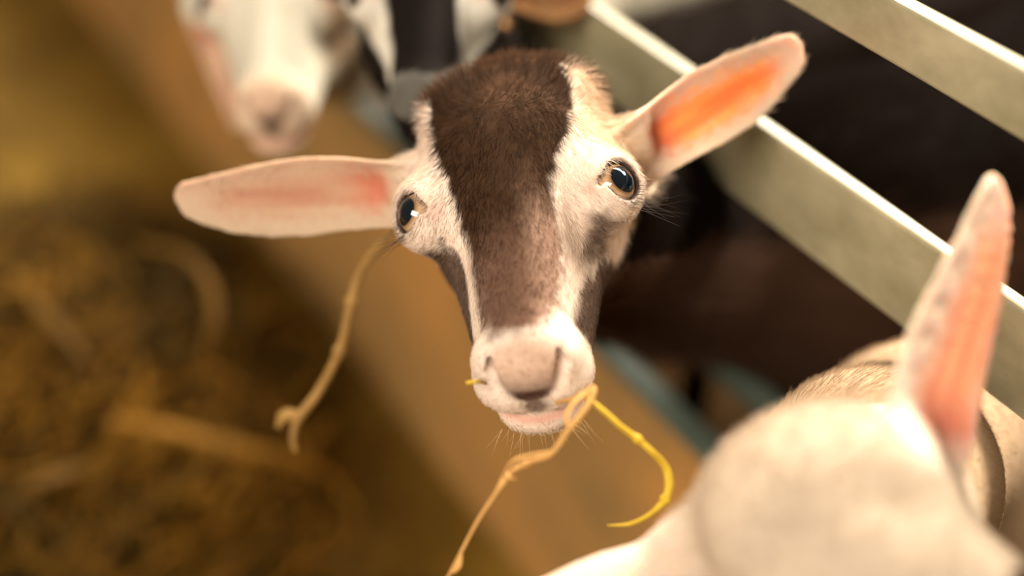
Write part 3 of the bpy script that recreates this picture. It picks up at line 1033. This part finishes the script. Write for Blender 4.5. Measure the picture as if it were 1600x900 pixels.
# ------------------------------------------------------------------ whiskers, lashes
def hairs(name, goat, g, strands, rad, mat, label=None):
    parts = []
    sc = g['sc']
    base = np.array(goat.location)
    for root, dr, ln, droop in strands:
        root = np.array(root, float); dr = unit(dr)
        t = np.linspace(0, 1, 9)[:, None]
        pp = root + dr * ln * t + np.array(droop) * t ** 2
        W = g['O'] + (pp * sc) @ g['R'] - base
        parts.append(tube_geo(W, rad * np.linspace(1, 0.25, 9), 5))
    v, f = merge_geo(parts)
    o = link(name, mesh_from(name, v, f), mat, goat)
    if label: o['label'] = label
    return o


g1['O'], g1['R'] = O1, R1
r = np.random.default_rng(11)
for sx in (-1, 1):
    st = []
    for i in range(16):      # lashes round the lower rim
        a = r.uniform(-0.6, 1.1)
        st.append(((sx * (4.9 + 0.25 * r.random()), -0.9 + r.uniform(-.3, .3), -0.75 + r.uniform(-.3, .3)),
                   (sx * 1.0, -0.35 + 0.25 * r.normal(), -0.1 + 0.25 * r.normal()), r.uniform(0.9, 2.6), (0, r.uniform(-.2, .4), -.1)))
    for i in range(9):      # brow hairs
        st.append(((sx * (4.3 + 0.3 * r.random()), 1.1 + r.uniform(-.2, .3), -0.2 + r.uniform(-.3, .3)),
                   (sx * 0.7, 0.8 + 0.3 * r.normal(), 0.6), r.uniform(0.5, 1.2), (sx * .1, 0, 0)))
    hairs('eyelash', goat1, g1, st, 0.00009, M['lash'], 'dark lashes and long hairs')
st = []
for i in range(46):
    x = r.uniform(-1.9, 1.9)
    st.append(((x, -7.9 - 0.6 * (1 - (x / 2) ** 2), -6.0 + r.uniform(-.4, .3)), (0.45 * x + 0.2 * r.normal(), -0.6 + 0.2 * r.normal(), -1.0), r.uniform(0.5, 1.5), (0, 0.1, 0)))
wm = NT('pale_whisker'); wm.b.inputs['Base Color'].default_value = (0.6, 0.42, 0.22, 1)
hairs('whisker', goat1, g1, st, 0.00006, wm.m, 'fine pale chin whiskers')['kind'] = 'stuff'


# ------------------------------------------------------------------ hay stalks
def stalk(name, pts, rads, mat, label, nodes=(), extra=(), group='hay stalks'):
    """pts world; nodes: parameters 0..1 where a swollen joint sits; extra: side leaves (list of point lists)"""
    pts = np.array(pts)
    base = pts[0].copy()
    rr = np.array(rads, float)[:, None]
    sp = spline(np.hstack([pts - base, rr]), 90)
    rad = sp[:, 3].copy()
    t = np.linspace(0, 1, 90)
    for k in nodes:
        rad *= 1 + 0.7 * np.exp(-((t - k) / 0.012) ** 2)
    path = sp[:, :3] + 0.0004 * np.stack([noise3(sp[:, :3] * 100, 0.8, 31), noise3(sp[:, :3] * 100, 0.8, 32), noise3(sp[:, :3] * 100, 0.8, 33)], 1)
    geo = [tube_geo(path, rad, 8)]
    o = link(name, mesh_from(name, *geo[0]), mat)
    o.location = base
    tag(o, label, 'hay stalk', group)
    for ex, rx in extra:
        e = spline(np.hstack([np.array(ex) - base, np.array(rx)[:, None]]), 30)
        link('leaf', mesh_from('leaf', *tube_geo(e[:, :3], e[:, 3], 6)), mat, o)
    return o


A = at
stalk('hay_stalk', [A(868, 628, .528), A(896, 622, .508), A(926, 606, .503), A(918, 630, .500), A(888, 672, .498), A(862, 708, .498), A(828, 722, .499), A(796, 742, .500), A(752, 806, .505), A(722, 860, .508), A(694, 915, .510)],
      [.0008, .0009, .0012, .0013, .0013, .0011, .0010, .0009, .0008, .0007, .0006], M['hay_gold'],
      'golden hay stalk hanging from the brown kid mouth toward the lower edge', (0.62, 0.72), [
          ([A(862, 706, .498), A(828, 712, .497), A(800, 722, .496), A(784, 748, .497)], [.0006, .0007, .0006, .0003]),
          ([A(926, 606, .503), A(895, 632, .499), A(884, 655, .497), A(892, 668, .497)], [.0007, .0009, .0010, .0005]),
          ([A(800, 738, .500), A(792, 745, .499), A(806, 748, .499)], [.0006, .0009, .0004]),
          ([A(722, 860, .508), A(716, 885, .507), A(706, 895, .506)], [.0003, .0012, .0008])])
stalk('hay_stalk', [A(905, 612, .508), A(926, 628, .504), A(965, 662, .506), A(1000, 690, .51), A(1032, 722, .513), A(1044, 748, .514), A(1042, 778, .514), A(1018, 802, .516), A(985, 818, .518), A(950, 820, .52)],
      [.0006, .0009, .0012, .0013, .0016, .0018, .0017, .0011, .0008, .0002], M['hay_yellow'],
      'bent yellow hay stalk curling right from the brown kid mouth', (0.32, 0.68))
stalk('hay_stalk', [A(768, 602, .535), A(750, 596, .520), A(735, 598, .518), A(728, 599, .518)], [.0006, .0007, .0008, .0007], M['hay_yellow'],
      'short pale end of hay poking out beside the kid upper lip')
stalk('hay_stalk', [A(640, 330, .66), A(604, 372, .655), A(566, 420, .65), A(548, 480, .65), A(530, 550, .655), A(498, 612, .66), A(466, 655, .66), A(458, 684, .66), A(462, 704, .66)],
      [.0014, .0018, .0022, .0026, .0024, .0024, .0026, .0020, .0015], M['hay_tan'],
      'thick tan stalk below the left ear of the brown kid', (0.36, 0.5), [
          ([A(470, 648, .66), A(446, 650, .662), A(434, 668, .663)], [.0022, .0036, .0016])])


def heap_height(x, y):
    s = x * N[0] + y * N[1]
    t = x * F[0] + y * F[1]
    h = 0.20 * np.exp(-((s + 0.02) / 0.2) ** 2 - ((t + 0.95) / 0.36) ** 2)
    return h


# loose hay: a heap in the alley, too many strands to count
def hay_heap(n):
    rr = np.random.default_rng(5)
    parts, cols = [], []
    clump = [(rr.normal(-0.93, 0.22), rr.normal(0.0, 0.16), rr.uniform(0, math.pi), rr.uniform(0, 1)) for _ in range(60)]
    for i in range(n):
        ct, cs, ca, cb = clump[rr.integers(60)]
        t = ct + rr.normal(0, 0.05); s = cs + rr.normal(0, 0.05)
        if s < -0.27 or t < -1.38: continue
        c = F * t + N * s
        c = np.array([c[0], c[1], 0])
        hz = heap_height(c[0], c[1])
        c[2] = 0.004 + hz * rr.uniform(0.2, 1.0)
        a = ca + rr.normal(0, 0.45)
        d = np.array([math.cos(a), math.sin(a), rr.normal(0, 0.35) * (hz > .05)])
        L = rr.uniform(0.07, 0.24)
        k = rr.normal(0, 0.05, 3); k[2] = abs(k[2]) * 0.8 * (hz > .03)
        u = np.linspace(-1, 1, 7)[:, None]
        pth = c + d * L * 0.5 * u + k * (1 - u * u)
        pth[:, 2] = np.maximum(pth[:, 2], 0.003)
        rad = rr.uniform(0.0008, 0.0024) if rr.random() < 0.965 else rr.uniform(0.003, 0.0045)
        v, f = tube_geo(pth, rad, 5)
        parts.append((v, f))
        b = np.clip(cb ** 2.2 * 1.1 + rr.normal(0, 0.15), 0, 1)
        col = np.array((0.024, 0.014, 0.001)) * (1 - b) + np.array((0.19, 0.083, 0.006)) * b
        cols.append(np.tile(col, (len(v), 1)))
    v, f = merge_geo(parts)
    return v, f, np.vstack(cols)


v, f, hc_ = hay_heap(4600)
hme = mesh_from('hay_heap', v, f)
ha = hme.attributes.new('tint', 'FLOAT_COLOR', 'POINT')
ha.data.foreach_set('color', np.hstack([hc_, np.ones((len(hc_), 1))]).astype(np.float32).ravel())
hm = NT('heaped_hay')
hat = hm.n('ShaderNodeAttribute', attribute_name='tint')
hm.l(hat.outputs['Color'], hm.b.inputs['Base Color'])
hm.b.inputs['Roughness'].default_value = 0.7
hm.b.inputs['Specular IOR Level'].default_value = 0.1
heap = link('hay_heap', hme, hm.m)
tag(heap, 'dark loose hay heaped on the alley floor beside the fence', 'hay', kind='stuff')

# single large stalks seen on the heap
stalk('hay_stalk', [A(170, 655, 1.06), A(260, 672, 1.06), A(360, 700, 1.08), A(460, 720, 1.11), A(560, 762, 1.17)], [.004, .006, .007, .006, .003], M['hay_brown'],
      'broad brown stalk lying across the loose hay', (0.5,), group='hay stalks')
stalk('hay_stalk', [A(215, 380, 1.10), A(290, 400, 1.05), A(330, 455, 1.02), A(325, 540, 1.02), A(275, 640, 1.06)], [.002, .004, .005, .004, .002], M['hay_dark'],
      'arched brown stalk standing up from the loose hay left of the thick tan stalk')
stalk('hay_stalk', [A(-30, 850, 1.00), A(30, 780, 1.0), A(90, 745, 1.02), A(170, 725, 1.06)], [.004, .006, .006, .002], M['hay_dark'],
      'short brown stalk at the lower left corner of the loose hay')
stalk('hay_stalk', [A(10, 420, 1.18), A(60, 480, 1.12), A(130, 560, 1.10), A(160, 640, 1.10)], [.003, .006, .005, .002], M['hay_dark'],
      'slanting brown stalk near the left edge of the loose hay')
